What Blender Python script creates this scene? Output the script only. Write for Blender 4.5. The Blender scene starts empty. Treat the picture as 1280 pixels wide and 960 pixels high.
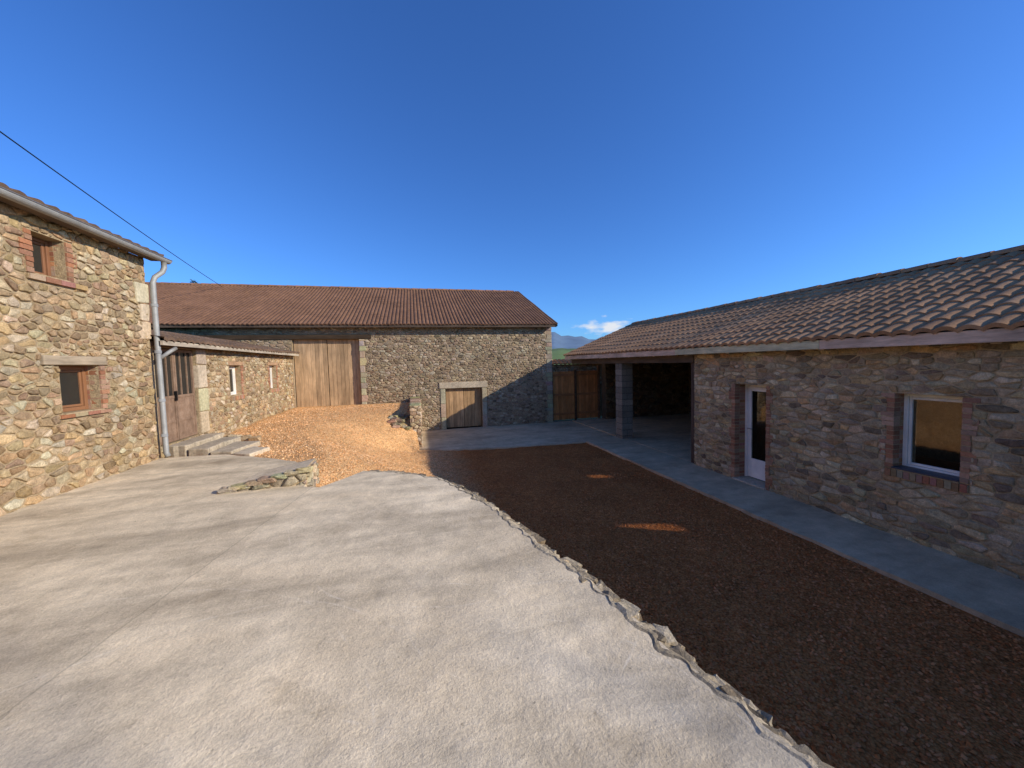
import bpy, bmesh, math, random
import numpy as np
from mathutils import Vector, Matrix, noise as mnoise

S = bpy.context.scene
COL = S.collection
ZAX = Vector((0,0,1))

# ------------------------------------------------------------------ helpers
class MB:
    def __init__(s):
        s.v=[]; s.f=[]; s.m=[]; s.c=[]; s.sm=[]
    def face(s, pts, mat=0, col=(1,1,1), smooth=False):
        i=len(s.v); s.v.extend([tuple(p) for p in pts]); s.f.append(tuple(range(i,i+len(pts))))
        s.m.append(mat); s.c.append(col); s.sm.append(smooth)
    def box(s, lo, hi, mat=0, col=(1,1,1), jit=0.0, rnd=None):
        x0,y0,z0=lo; x1,y1,z1=hi
        P=[(x0,y0,z0),(x1,y0,z0),(x1,y1,z0),(x0,y1,z0),(x0,y0,z1),(x1,y0,z1),(x1,y1,z1),(x0,y1,z1)]
        if jit and rnd: P=[tuple(c+rnd.uniform(-jit,jit) for c in p) for p in P]
        i=len(s.v); s.v.extend(P)
        for f in ((0,3,2,1),(4,5,6,7),(0,1,5,4),(1,2,6,5),(2,3,7,6),(3,0,4,7)):
            s.f.append(tuple(i+k for k in f)); s.m.append(mat); s.c.append(col); s.sm.append(False)
    def fbox(s, F, u0,u1,z0,z1,d0,d1, mat=0,col=(1,1,1),jit=0,rnd=None):
        P=[F(u0,z0,d0),F(u1,z0,d0),F(u1,z0,d1),F(u0,z0,d1),F(u0,z1,d0),F(u1,z1,d0),F(u1,z1,d1),F(u0,z1,d1)]
        if jit and rnd: P=[tuple(c+rnd.uniform(-jit,jit) for c in p) for p in P]
        i=len(s.v); s.v.extend([tuple(p) for p in P])
        for f in ((0,1,2,3),(4,7,6,5),(0,4,5,1),(1,5,6,2),(2,6,7,3),(3,7,4,0)):
            s.f.append(tuple(i+k for k in f)); s.m.append(mat); s.c.append(col); s.sm.append(False)
    def tube(s, pts, rads, n=8, mat=0, col=(1,1,1), cap=True):
        rings=[]
        for k,p in enumerate(pts):
            p=Vector(p)
            a=Vector(pts[max(k-1,0)]); b=Vector(pts[min(k+1,len(pts)-1)])
            t=(b-a).normalized() if (b-a).length>1e-9 else ZAX.copy()
            ref=Vector((1,0,0)) if abs(t.x)<.8 else Vector((0,1,0))
            e1=t.cross(ref).normalized(); e2=t.cross(e1).normalized()
            base=len(s.v)
            for j in range(n):
                an=2*math.pi*j/n
                s.v.append(tuple(p+(e1*math.cos(an)+e2*math.sin(an))*rads[k]))
            rings.append(base)
        for k in range(len(rings)-1):
            for j in range(n):
                a=rings[k]+j; b=rings[k]+(j+1)%n; c=rings[k+1]+(j+1)%n; d=rings[k+1]+j
                s.f.append((a,b,c,d)); s.m.append(mat); s.c.append(col); s.sm.append(True)
        if cap:
            for r in (rings[0],rings[-1]):
                s.f.append(tuple(range(r,r+n))); s.m.append(mat); s.c.append(col); s.sm.append(False)
    def rock(s, c, size, rnd, col=(1,1,1), mat=0, power=.6, rough=.16, smooth=True, rotz=None):
        vs,fs=ICO
        i=len(s.v); off=Vector((rnd.uniform(-99,99),rnd.uniform(-99,99),rnd.uniform(-99,99)))
        rot=Matrix.Rotation(rnd.uniform(0,6.28) if rotz is None else rotz,3,'Z')@Matrix.Rotation(rnd.uniform(-.15,.15),3,'X')
        for v in vs:
            q=Vector([math.copysign(abs(a)**power,a) for a in v])
            q=q*(1+rough*2*mnoise.noise(Vector(v)*1.6+off))
            q=Vector((q.x*size[0],q.y*size[1],q.z*size[2]))
            q=rot@q
            s.v.append((c[0]+q.x,c[1]+q.y,c[2]+q.z))
        for f in fs:
            s.f.append(tuple(i+k for k in f)); s.m.append(mat); s.c.append(col); s.sm.append(smooth)
    def build(s, name, mats, parent=None, bevel=0):
        me=bpy.data.meshes.new(name)
        me.from_pydata(s.v,[],s.f)
        for m in mats: me.materials.append(m)
        me.polygons.foreach_set('material_index',s.m)
        me.polygons.foreach_set('use_smooth',s.sm)
        at=me.color_attributes.new('Col','FLOAT_COLOR','CORNER')
        arr=np.ones((len(me.loops),4),dtype=np.float32)
        cnt=np.array([len(f) for f in s.f]); arr[:,:3]=np.repeat(np.array(s.c,dtype=np.float32),cnt,axis=0)
        at.data.foreach_set('color',arr.ravel())
        me.update()
        o=bpy.data.objects.new(name,me); COL.objects.link(o)
        if parent: par(o,parent)
        if bevel:
            b=o.modifiers.new('bevel','BEVEL'); b.width=bevel; b.segments=2; b.limit_method='ANGLE'
        return o

_b=bmesh.new(); bmesh.ops.create_icosphere(_b,subdivisions=2,radius=1)
ICO=([tuple(v.co) for v in _b.verts],[tuple(v.index for v in f.verts) for f in _b.faces]); _b.free()
ORG={}
def thing(name,loc,label,cat,group=None):
    e=bpy.data.objects.new(name,None); e.location=loc; e.empty_display_size=.3; COL.objects.link(e)
    e['label']=label; e['category']=cat
    if group: e['group']=group
    ORG[e.name]=Vector(loc)
    return e
def par(o,p):
    o.parent=p
    o.matrix_parent_inverse=Matrix.Translation(-ORG[p.name]) if p.name in ORG else Matrix.Identity(4)
def tag(o,label,cat):
    o['label']=label; o['category']=cat; return o

# ------------------------------------------------------------------ materials
class NT:
    def __init__(s,name):
        s.m=bpy.data.materials.new(name); s.m.use_nodes=True; s.t=s.m.node_tree
        s.b=s.t.nodes['Principled BSDF']; s.L=s.t.links
    def n(s,ty,**k):
        x=s.t.nodes.new(ty)
        for a,b in k.items(): setattr(x,a,b)
        return x
    def l(s,a,b): s.L.new(a,b)
    def coord(s,scale=(1,1,1),rot=(0,0,0),src='Object'):
        c=s.n('ShaderNodeTexCoord'); m=s.n('ShaderNodeMapping'); m.inputs['Scale'].default_value=scale; m.inputs['Rotation'].default_value=rot
        s.l(c.outputs[src],m.inputs[0]); return m.outputs[0]
    def noise(s,vec,scale,detail=5,rough=.6,dist=0):
        x=s.n('ShaderNodeTexNoise'); x.inputs['Scale'].default_value=scale; x.inputs['Detail'].default_value=detail
        x.inputs['Roughness'].default_value=rough; x.inputs['Distortion'].default_value=dist
        if vec is not None: s.l(vec,x.inputs['Vector'])
        return x.outputs['Fac']
    def ramp(s,fac,stops):
        r=s.n('ShaderNodeValToRGB'); e=r.color_ramp.elements
        while len(e)<len(stops): e.new(.5)
        for k,(p,c) in enumerate(stops):
            e[k].position=p; e[k].color=(c[0],c[1],c[2],1) if hasattr(c,'__len__') else (c,c,c,1)
        s.l(fac,r.inputs[0]); return r.outputs[0]
    def mix(s,a,b,fac,mode='MIX'):
        x=s.n('ShaderNodeMix',data_type='RGBA',blend_type=mode)
        for k,val in ((6,a),(7,b),(0,fac)):
            sock=x.inputs[k]
            if isinstance(val,(int,float)): sock.default_value=val if k==0 else (val,val,val,1)
            elif isinstance(val,tuple): sock.default_value=(*val,1)
            else: s.l(val,sock)
        return x.outputs[2]
    def math(s,op,a,b=None,c=None,clamp=False):
        x=s.n('ShaderNodeMath',operation=op); x.use_clamp=clamp
        for k,v in enumerate((a,b,c)):
            if v is None: continue
            if isinstance(v,(int,float)): x.inputs[k].default_value=v
            else: s.l(v,x.inputs[k])
        return x.outputs[0]
    def bump(s,h,strength=.5,dist=.02,prev=None):
        x=s.n('ShaderNodeBump'); x.inputs['Strength'].default_value=strength; x.inputs['Distance'].default_value=dist
        s.l(h,x.inputs['Height'])
        if prev is not None: s.l(prev,x.inputs['Normal'])
        return x.outputs[0]
    def out(s,col=None,rough=.8,normal=None,metal=0,spec=.3):
        if col is not None:
            if isinstance(col,tuple): s.b.inputs['Base Color'].default_value=(*col,1)
            else: s.l(col,s.b.inputs['Base Color'])
        if isinstance(rough,(int,float)): s.b.inputs['Roughness'].default_value=rough
        else: s.l(rough,s.b.inputs['Roughness'])
        if normal is not None: s.l(normal,s.b.inputs['Normal'])
        s.b.inputs['Metallic'].default_value=metal; s.b.inputs['Specular IOR Level'].default_value=spec
        return s.m
    def attr(s):
        a=s.n('ShaderNodeAttribute',attribute_name='Col'); return a.outputs['Color']

def m_stone(name):
    t=NT(name); c=t.coord()
    n1=t.noise(c,13,7,.72); n2=t.noise(c,60,4,.7); n3=t.noise(c,1.1,3)
    col=t.mix(t.attr(),t.ramp(n1,[(.3,.62),(.7,1.38)]),1,'MULTIPLY')
    col=t.mix(col,t.ramp(n3,[(.3,(.82,.81,.80)),(.7,(1.16,1.14,1.10))]),1,'MULTIPLY')
    sp=t.ramp(n2,[(.35,.72),(.65,1.22)]); col=t.mix(col,sp,.8,'MULTIPLY')
    lich=t.ramp(t.noise(c,5,6,.75),[(.55,0.),(.68,1.)])
    col=t.mix(col,(.43,.335,.21),t.math('MULTIPLY',lich,.5))
    nb=t.bump(n1,.8,.03); nb=t.bump(n2,.6,.008,nb)
    return t.out(col,.92,nb,spec=.08)
def m_mortar(name,a,b):
    t=NT(name); c=t.coord(); n1=t.noise(c,2.2,5); n2=t.noise(c,70,4,.7)
    n3=t.noise(c,14,6,.7)
    col=t.mix(a,b,t.ramp(n1,[(.35,0.),(.65,1.)])); col=t.mix(col,t.ramp(n2,[(.3,.75),(.7,1.2)]),1,'MULTIPLY')
    col=t.mix(col,t.ramp(n3,[(.35,.75),(.6,1.1)]),1,'MULTIPLY')
    nb=t.bump(n3,.8,.03); nb=t.bump(n2,.6,.008,nb)
    return t.out(col,.95,nb,spec=.06)
def m_col(name,scale=25,bs=.4,rough=.85,stretch=(1,1,1),amp=.35,spec=.12):
    t=NT(name); c=t.coord(stretch); n1=t.noise(c,scale,7,.7)
    col=t.mix(t.attr(),t.ramp(n1,[(.25,1-amp),(.75,1+amp)]),1,'MULTIPLY')
    n0=t.noise(t.coord(),1.7,4); col=t.mix(col,t.ramp(n0,[(.3,.8),(.7,1.15)]),1,'MULTIPLY')
    return t.out(col,rough,t.bump(n1,bs,.01),spec=spec)
def m_tile(name,cols,rough=.8,moss=.3):
    t=NT(name); uv=t.n('ShaderNodeUVMap',uv_map='UV')
    fl=t.n('ShaderNodeVectorMath',operation='FLOOR'); t.l(uv.outputs[0],fl.inputs[0])
    wn=t.n('ShaderNodeTexWhiteNoise',noise_dimensions='3D'); t.l(fl.outputs[0],wn.inputs['Vector'])
    k=len(cols); col=t.ramp(wn.outputs['Value'],[(i/(k-1),cols[i]) for i in range(k)])
    c=t.coord(); n1=t.noise(c,.9,5,.65); n2=t.noise(c,30,5,.7)
    col=t.mix(col,t.ramp(n1,[(.3,.8),(.7,1.14)]),1,'MULTIPLY')
    col=t.mix(col,t.ramp(n2,[(.3,.78),(.7,1.18)]),1,'MULTIPLY')
    mo=t.ramp(t.noise(c,5,7,.75),[(.55,0.),(.7,1.)])
    col=t.mix(col,(.13,.088,.052),t.math('MULTIPLY',mo,moss))
    return t.out(col,rough,t.bump(n2,.4,.006),spec=.05)
M={}
M['stone']=m_stone('rubble_stone')
M['mortar_warm']=m_mortar('mortar_warm',(.31,.225,.135),(.41,.31,.195))
M['mortar_shaded']=m_mortar('mortar_shaded',(.10,.075,.05),(.15,.11,.075))  # mortar darkened to paint in the carport shade
M['mortar_left']=m_mortar('mortar_sand',(.36,.26,.145),(.48,.36,.22))
M['mortar_grey']=m_mortar('mortar_grey',(.42,.30,.165),(.54,.40,.24))
M['mortar_pale']=m_mortar('mortar_pale',(.36,.285,.185),(.56,.455,.31))
M['brick']=m_col('brick',40,.5,.9,amp=.3)
M['wood']=m_col('weathered_wood',14,.5,.8,(1,1,.12),.4)
M['woodh']=m_col('weathered_beam',14,.6,.85,(.15,.15,1),.45)
M['cutstone']=m_col('cut_stone',18,.6,.9,amp=.4)
M['paint']=m_col('painted_frame',8,.1,.45,amp=.06,spec=.4)
M['tile_barn']=m_tile('barn_roof_tiles',[(.215,.112,.064),(.195,.102,.06),(.235,.122,.07),(.205,.108,.066),(.22,.114,.064)],moss=.2)
M['tile_grey']=m_tile('mottled_roof_tiles',[(.44,.24,.12),(.39,.215,.11),(.48,.27,.14),(.34,.19,.105),(.45,.245,.12),(.43,.26,.145)],.85,.2)
M['tile_dark']=m_tile('dark_roof_tiles',[(.18,.115,.075),(.14,.09,.062),(.21,.135,.09),(.16,.11,.08)],.85,.3)
M['block']=m_col('concrete_block',30,.8,.95,amp=.45)

t=NT('zinc'); c=t.coord(); n=t.noise(c,5,6,.7)
M['zinc']=t.out(t.ramp(n,[(.3,(.25,.245,.23)),(.7,(.38,.375,.35))]),.6,t.bump(n,.1,.005),.2,.4)
t=NT('window_glass'); M['glass']=t.out((.03,.027,.023),.12,None,0,.35)
t=NT('clear_glass'); tr=t.n('ShaderNodeBsdfTransparent'); tr.inputs[0].default_value=(.80,.80,.78,1); gl=t.n('ShaderNodeBsdfGlossy'); gl.inputs['Roughness'].default_value=.03
ms=t.n('ShaderNodeMixShader'); ms.inputs[0].default_value=.09; t.l(tr.outputs[0],ms.inputs[1]); t.l(gl.outputs[0],ms.inputs[2]); t.l(ms.outputs[0],t.t.nodes['Material Output'].inputs[0]); M['clear']=t.m
t=NT('dark_interior'); M['dark']=t.out((.012,.011,.010),.9)
t=NT('black_metal'); M['blackmetal']=t.out((.02,.018,.017),.5,None,.5)
t=NT('rusty_metal'); c=t.coord(); n=t.noise(c,6,8,.75); n2=t.noise(t.coord((1,1,.2)),9,5)
cc=t.ramp(n,[(.3,(.17,.105,.068)),(.5,(.245,.155,.10)),(.7,(.34,.23,.155))]); cc=t.mix(cc,t.ramp(n2,[(.3,.8),(.7,1.15)]),1,'MULTIPLY')
M['rust']=t.out(cc,.75,t.bump(n,.2,.005),0,.2)

def m_concrete(name,dark,light,rings=(),joint=False,streak=.5):
    t=NT(name); c=t.coord()
    n1=t.noise(c,.55,7,.62,.6); n2=t.noise(c,4,8,.75); n3=t.noise(c,90,3,.8)
    nst=t.noise(t.coord((.5,2.0,1),(0,0,math.radians(28))),1.1,7,.62,.5)
    col=t.mix(dark,light,t.ramp(n1,[(.3,0.),(.68,1.)]))
    col=t.mix(col,t.ramp(nst,[(.34,(.68,.67,.66)),(.54,(1.06,1.06,1.05)),(.7,(1.24,1.22,1.18))]),streak,'MULTIPLY')
    col=t.mix(col,t.ramp(n2,[(.3,.74),(.7,1.2)]),.9,'MULTIPLY')
    col=t.mix(col,t.ramp(n3,[(.25,.72),(.75,1.22)]),.8,'MULTIPLY')
    pit=t.ramp(t.noise(c,26,3,.6),[(.24,1.),(.33,0.)]); col=t.mix(col,(.20,.155,.10),t.math('MULTIPLY',pit,.55))
    st=t.ramp(t.noise(c,1.7,7,.7,.4),[(.56,0.),(.70,1.)]); col=t.mix(col,(.33,.245,.145),t.math('MULTIPLY',st,.42))
    if rings:
        warp=t.noise(c,.5,2,.4); wv=t.math('MULTIPLY',t.math('SUBTRACT',warp,.5),.8)
        fine=t.noise(c,10,5,.75)
        tot=None
        for i,(cx,cy,r,w,s0) in enumerate(rings):
            d=t.n('ShaderNodeVectorMath',operation='DISTANCE'); t.l(c,d.inputs[0]); d.inputs[1].default_value=(cx,cy,-1.47)
            e=t.math('ABSOLUTE',t.math('SUBTRACT',t.math('ADD',d.outputs['Value'],wv),r))
            k=t.math('SUBTRACT',1.,t.math('DIVIDE',e,w),clamp=True)
            msk=t.ramp(t.noise(t.coord((1,1,1),(0,0,i*1.3)),.9+.2*i,2),[(.42,0.),(.56,1.)])
            k=t.math('MULTIPLY',t.math('MULTIPLY',k,msk),s0)
            tot=k if tot is None else t.math('ADD',tot,k)
        tot=t.math('MULTIPLY',tot,t.ramp(fine,[(.42,.0),(.62,.6)]),clamp=True)
        col=t.mix(col,(.95,.82,.62),tot)
    nb=t.bump(n2,.5,.035); nb=t.bump(n3,.5,.005,nb)
    if joint:
        sx=t.n('ShaderNodeSeparateXYZ'); t.l(c,sx.inputs[0])
        q=t.math('SUBTRACT',t.math('ADD',sx.outputs[0],1.3+.168*5),t.math('MULTIPLY',sx.outputs[1],.168))
        q=t.math('ADD',q,t.math('MULTIPLY',t.math('SUBTRACT',n2,.5),.05))
        line=t.math('SUBTRACT',1.,t.math('DIVIDE',t.math('ABSOLUTE',q),.010),clamp=True)
        side=t.math('GREATER_THAN',q,0.)
        col=t.mix(col,(1.06,1.06,1.06),side,'MULTIPLY')
        col=t.mix(col,(.2,.17,.12),t.math('MULTIPLY',line,.4))
    return t.out(col,.92,nb,spec=.04)
M['terrace']=m_concrete('terrace_concrete',(.62,.49,.32),(.84,.685,.465),
   [(-1.2,1.2,1.3,.011,.8),(.2,3.4,1.0,.010,.7),(-.4,2.6,1.7,.010,.8),(-2.6,3.2,1.5,.010,.7),(.9,.6,1.6,.008,.8),(-.9,4.6,1.2,.010,.7),(-2.2,1.0,2.0,.010,.7),(.6,2.2,.6,.008,.7),(-1.8,-.6,2.3,.010,.7),(-3.2,5,1.4,.010,.6),(-.2,1.6,.8,.007,.8),(.4,1.0,.9,.006,.8),(-.6,.9,.7,.006,.8)],True,.85)
M['apron']=m_concrete('apron_concrete',(.48,.355,.215),(.66,.505,.32),(),False,.6)

def m_gravel(name,cols,sc=60):
    t=NT(name); c=t.coord()
    v=t.n('ShaderNodeTexVoronoi'); v.inputs['Scale'].default_value=sc; t.l(c,v.inputs['Vector'])
    sp=t.n('ShaderNodeSeparateColor'); t.l(v.outputs['Color'],sp.inputs[0])
    k=len(cols); col=t.ramp(sp.outputs[0],[(i/(k-1),cols[i]) for i in range(k)])
    gap=t.ramp(v.outputs['Distance'],[(.45,1.),(.85,.45)]); col=t.mix(col,gap,1,'MULTIPLY')
    n1=t.noise(c,1.2,5,.6); col=t.mix(col,t.ramp(n1,[(.3,.8),(.7,1.15)]),1,'MULTIPLY')
    n2=t.noise(c,9,5,.7); col=t.mix(col,t.ramp(n2,[(.3,.72),(.7,1.22)]),1,'MULTIPLY')
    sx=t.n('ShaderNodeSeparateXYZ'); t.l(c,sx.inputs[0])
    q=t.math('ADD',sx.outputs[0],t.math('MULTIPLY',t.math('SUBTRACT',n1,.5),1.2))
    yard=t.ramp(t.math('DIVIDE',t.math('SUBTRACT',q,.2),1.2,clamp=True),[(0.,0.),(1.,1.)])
    red=t.mix(col,(.64,.38,.26),1,'MULTIPLY')  # yard shade painted into the colour: same gravel, darker and redder
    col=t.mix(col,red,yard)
    h=t.math('SUBTRACT',1.,v.outputs['Distance'])
    nb=t.bump(n2,.5,.05); nb=t.bump(h,.8,.016,nb)
    return t.out(col,.95,nb,spec=.03)
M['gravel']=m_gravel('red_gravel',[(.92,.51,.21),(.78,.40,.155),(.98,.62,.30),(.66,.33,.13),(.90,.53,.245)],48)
M['pebble']=m_col('gravel_pebble',30,.3,.9,amp=.2,spec=.05)
t=NT('grass_ground'); c=t.coord(); n=t.noise(c,.05,6); n2=t.noise(c,2,6)
cc=t.ramp(n,[(.35,(.05,.085,.025)),(.65,(.09,.13,.04))]); cc=t.mix(cc,t.ramp(n2,[(.3,.7),(.7,1.2)]),1,'MULTIPLY'); M['grass']=t.out(cc,.95,t.bump(n2,.4,.05))
t=NT('hazy_far_hill'); c=t.coord(); n=t.noise(c,.004,6); M['hill']=t.out(t.ramp(n,[(.4,(.12,.18,.25)),(.6,(.15,.22,.30))]),1)  # distance haze painted in as a bluish base colour
t=NT('field_hill'); c=t.coord(); n=t.noise(c,.03,7,.7); M['field']=t.out(t.ramp(n,[(.42,(.04,.07,.03)),(.55,(.15,.21,.06))]),1)
M['bark']=m_col('bark',20,.5,.9,amp=.3)
t=NT('conifer_leaf'); c=t.coord(); n=t.noise(c,1.5,4); M['leaf']=t.out(t.ramp(n,[(.3,(.02,.035,.015)),(.7,(.05,.075,.03))]),.9)

# ------------------------------------------------------------------ facade machinery
def frame(P0,N):
    P0=Vector(P0); N=Vector(N).normalized(); U=ZAX.cross(N)
    return lambda u,z,d: (P0.x+U.x*u+N.x*d, P0.y+U.y*u+N.y*d, z)
def clip(poly,a,b,c):
    out=[]; n=len(poly)
    for i in range(n):
        p=poly[i]; q=poly[(i+1)%n]
        dp=a*p[0]+b*p[1]-c; dq=a*q[0]+b*q[1]-c
        if dp<=0: out.append(p)
        if (dp<0<dq) or (dq<0<dp):
            k=dp/(dp-dq); out.append((p[0]+(q[0]-p[0])*k,p[1]+(q[1]-p[1])*k))
    return out
def area(p): return .5*sum(p[i][0]*p[(i+1)%len(p)][1]-p[(i+1)%len(p)][0]*p[i][1] for i in range(len(p))) if len(p)>2 else 0
def rubble(mb,F,W,z0,z1,cw,ch,seed,excl,pal,gap=.016,relief=.03,mat=1,wob=.010,var=(.76,1.2),big=.08,vj=.26):
    rnd=random.Random(seed); pts=[]; k=cw/ch*.85
    z=z0-ch
    while z<z1+ch:
        h=ch*rnd.uniform(.6,1.45); u=-cw*rnd.uniform(.5,1.5)
        while u<W+cw:
            w=cw*rnd.choice([.35,.5,.7,.9,1.1,1.5,1.9]); 
            if rnd.random()<big: w*=1.5
            pts.append((u+w/2,(z+h/2+rnd.uniform(-vj,vj)*h)*k)); u+=w
            if rnd.random()<.22: pts.append((u+rnd.uniform(-.1,.1)*w,(z+h*rnd.uniform(-.1,1.1))*k))
        z+=h
    A=np.array(pts); sd=rnd.uniform(0,50)
    for i,(px,py) in enumerate(pts):
        if px<-cw or px>W+cw: continue
        if any(a0+.4<px<a1-.4 and b0+.3<py/k<b1-.3 for (a0,a1,b0,b1) in excl): continue
        near=np.nonzero((np.abs(A[:,0]-px)<3*cw)&(np.abs(A[:,1]-py)<3*cw))[0]
        d=((A[near]-A[i])**2).sum(1); nb=near[np.argsort(d)[1:17]]
        poly=[(px-2*cw,py-2*cw),(px+2*cw,py-2*cw),(px+2*cw,py+2*cw),(px-2*cw,py+2*cw)]
        for j in nb:
            qx,qy=pts[j]; dx=qx-px; dy=qy-py; L=math.hypot(dx,dy)
            if L<1e-6: continue
            g=gap*.5*(1+.8*abs(dy/L))*rnd.uniform(.5,1.6)
            dx/=L; dy/=L
            poly=clip(poly,dx,dy,dx*px+dy*py+L/2-g)
            if len(poly)<3: break
        if len(poly)<3: continue
        poly=[(a,b/k) for a,b in poly]
        for (a,b,c) in ((-1,0,0),(1,0,W),(0,-1,-z0),(0,1,z1)): poly=clip(poly,a,b,c)
        for (a0,a1,b0,b1) in excl:
            if len(poly)<3: break
            xs=[p[0] for p in poly]; ys=[p[1] for p in poly]
            if max(xs)<=a0 or min(xs)>=a1 or max(ys)<=b0 or min(ys)>=b1: continue
            best=[]; ba=0
            for cl in ((1,0,a0),(-1,0,-a1),(0,1,b0),(0,-1,-b1)):
                q=clip(poly,*cl); ar=area(q)
                if ar>ba: ba=ar; best=q
            poly=best
        if len(poly)<3 or area(poly)<.0004: continue
        q=[]
        for a in range(len(poly)):
            p0=poly[a]; p1=poly[(a+1)%len(poly)]; L=math.hypot(p1[0]-p0[0],p1[1]-p0[1])
            if L<.012: q.append(((p0[0]+p1[0])/2,(p0[1]+p1[1])/2)); continue
            f=min(.3,.007*rnd.uniform(.5,1.8)/L)
            q.append((p0[0]*(1-f)+p1[0]*f,p0[1]*(1-f)+p1[1]*f))
            if L>.07: q.append(((p0[0]+p1[0])/2,(p0[1]+p1[1])/2))
            q.append((p0[0]*f+p1[0]*(1-f),p0[1]*f+p1[1]*(1-f)))
        poly=[(x+wob*mnoise.noise(Vector((x*21,y*21,sd))),y+wob*mnoise.noise(Vector((x*21,y*21,sd+9)))) for x,y in q]
        cx=sum(p[0] for p in poly)/len(poly); cy=sum(p[1] for p in poly)/len(poly)
        H=relief*rnd.uniform(.3,1.35); n=len(poly); base=len(mb.v)
        tx=rnd.uniform(-.08,.08); tz=rnd.uniform(-.08,.08)
        c0=rnd.choice(pal); f=rnd.uniform(*var); col=tuple(min(1,x*f*rnd.uniform(.95,1.05)) for x in c0)
        for sc,dd in ((1.0,-.003),(.97,H*.65),(.90,H*.97),(.45,H*1.02)):
            for a,p in enumerate(poly):
                u=cx+(p[0]-cx)*sc; zz=cy+(p[1]-cy)*sc
                d=dd if dd<0 else max(.001,dd+tx*(u-cx)+tz*(zz-cy)+rnd.uniform(-.2,.2)*H)
                mb.v.append(F(u,zz,d))
        mb.v.append(F(cx,cy,H*rnd.uniform(.85,1.15)))
        for r in range(3):
            for a in range(n):
                b=(a+1)%n
                mb.f.append((base+r*n+a,base+r*n+b,base+(r+1)*n+b,base+(r+1)*n+a)); mb.m.append(mat); mb.c.append(col); mb.sm.append(r==2)
        for a in range(n):
            mb.f.append((base+3*n+a,base+3*n+(a+1)%n,base+4*n)); mb.m.append(mat); mb.c.append(col); mb.sm.append(True)
def backing(mb,F,W,z0,z1,ops,th=.45,mat=0):
    us=sorted(set([0,W]+[o[0] for o in ops]+[o[1] for o in ops])); zs=sorted(set([z0,z1]+[o[2] for o in ops]+[o[3] for o in ops]))
    us=[u for u in us if 0<=u<=W]; zs=[z for z in zs if z0<=z<=z1]
    for d in (0,-th):
        for i in range(len(us)-1):
            for j in range(len(zs)-1):
                cu=(us[i]+us[i+1])/2; cz=(zs[j]+zs[j+1])/2
                if any(o[0]<cu<o[1] and o[2]<cz<o[3] for o in ops): continue
                q=[F(us[i],zs[j],d),F(us[i+1],zs[j],d),F(us[i+1],zs[j+1],d),F(us[i],zs[j+1],d)]
                mb.face(q if d==0 else q[::-1],mat)
    for (a,b,c,e) in [(0,W,z0,z1)]+[tuple(o[:4]) for o in ops]:
        mb.face([F(a,c,0),F(a,c,-th),F(a,e,-th),F(a,e,0)],mat); mb.face([F(b,c,0),F(b,c,-th),F(b,e,-th),F(b,e,0)],mat)
        mb.face([F(a,c,0),F(b,c,0),F(b,c,-th),F(a,c,-th)],mat); mb.face([F(a,e,0),F(b,e,0),F(b,e,-th),F(a,e,-th)],mat)
BR=[(.38,.165,.085),(.41,.205,.115),(.33,.145,.08),(.40,.225,.14),(.36,.18,.11),(.44,.265,.17)]
def brick_surround(F,o,rec,parent,seed,left=True,right=True,sill=.098,name='brick_surround',proud=.018,zb=None,Ls=(.085,.15)):
    rnd=random.Random(seed); mb=MB(); u0,u1,z0,z1=o
    zb=z0 if zb is None else zb
    n=max(1,round((z1-zb)/.066)); h=(z1-zb)/n
    for side,on in ((0,left),(1,right)):
        if not on: continue
        for i in range(n):
            L=(Ls[1] if (i//3)%2 else Ls[0])*rnd.uniform(.9,1.08)
            za=zb+i*h+.005; zc=zb+(i+1)*h-.005; col=rnd.choice(BR); f=rnd.uniform(.75,1.2); col=tuple(x*f for x in col)
            a,b=(u0-L,u0-.001) if side==0 else (u1+.001,u1+L)
            d=proud+rnd.uniform(-.006,.004)
            mb.fbox(F,a,b+(.004 if side==0 else 0),za,zc,-.105,d,0,col,.002,rnd)
            col2=tuple(x*rnd.uniform(.85,1.15) for x in rnd.choice(BR))
            mb.fbox(F,(u0-.08 if side==0 else u1-.003),(u0+.003 if side==0 else u1+.08),za,zc,-rec,-.115,0,col2,.002,rnd)
        a,b=(u0-.085,u0-.004) if side==0 else (u1+.004,u1+.085)
        mb.fbox(F,a,b,zb,z1,-rec,proud-.010,1,(.9,.9,.9))
    if sill:
        w=.07 if sill>.07 else .2; a=u0-.08; 
        while a<u1+.08:
            mb.fbox(F,a+.004,a+w-.004,z0-.012-sill,z0-.012,-.05,proud+.014+rnd.uniform(0,.006),0,tuple(x*rnd.uniform(.75,1.15) for x in rnd.choice(BR)),.002,rnd); a+=w
        mb.fbox(F,u0-.08,u1+.08,z0-.007-sill,z0-.016,-.06,proud+.004,1,(.9,.9,.9))
        mb.fbox(F,u0-.001,u1+.001,z0-.016,z0+.004,-rec,proud+.010,1,(1,1,1))
    return mb.build(name,[M['brick'],M['mortar_grey']],parent)
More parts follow.
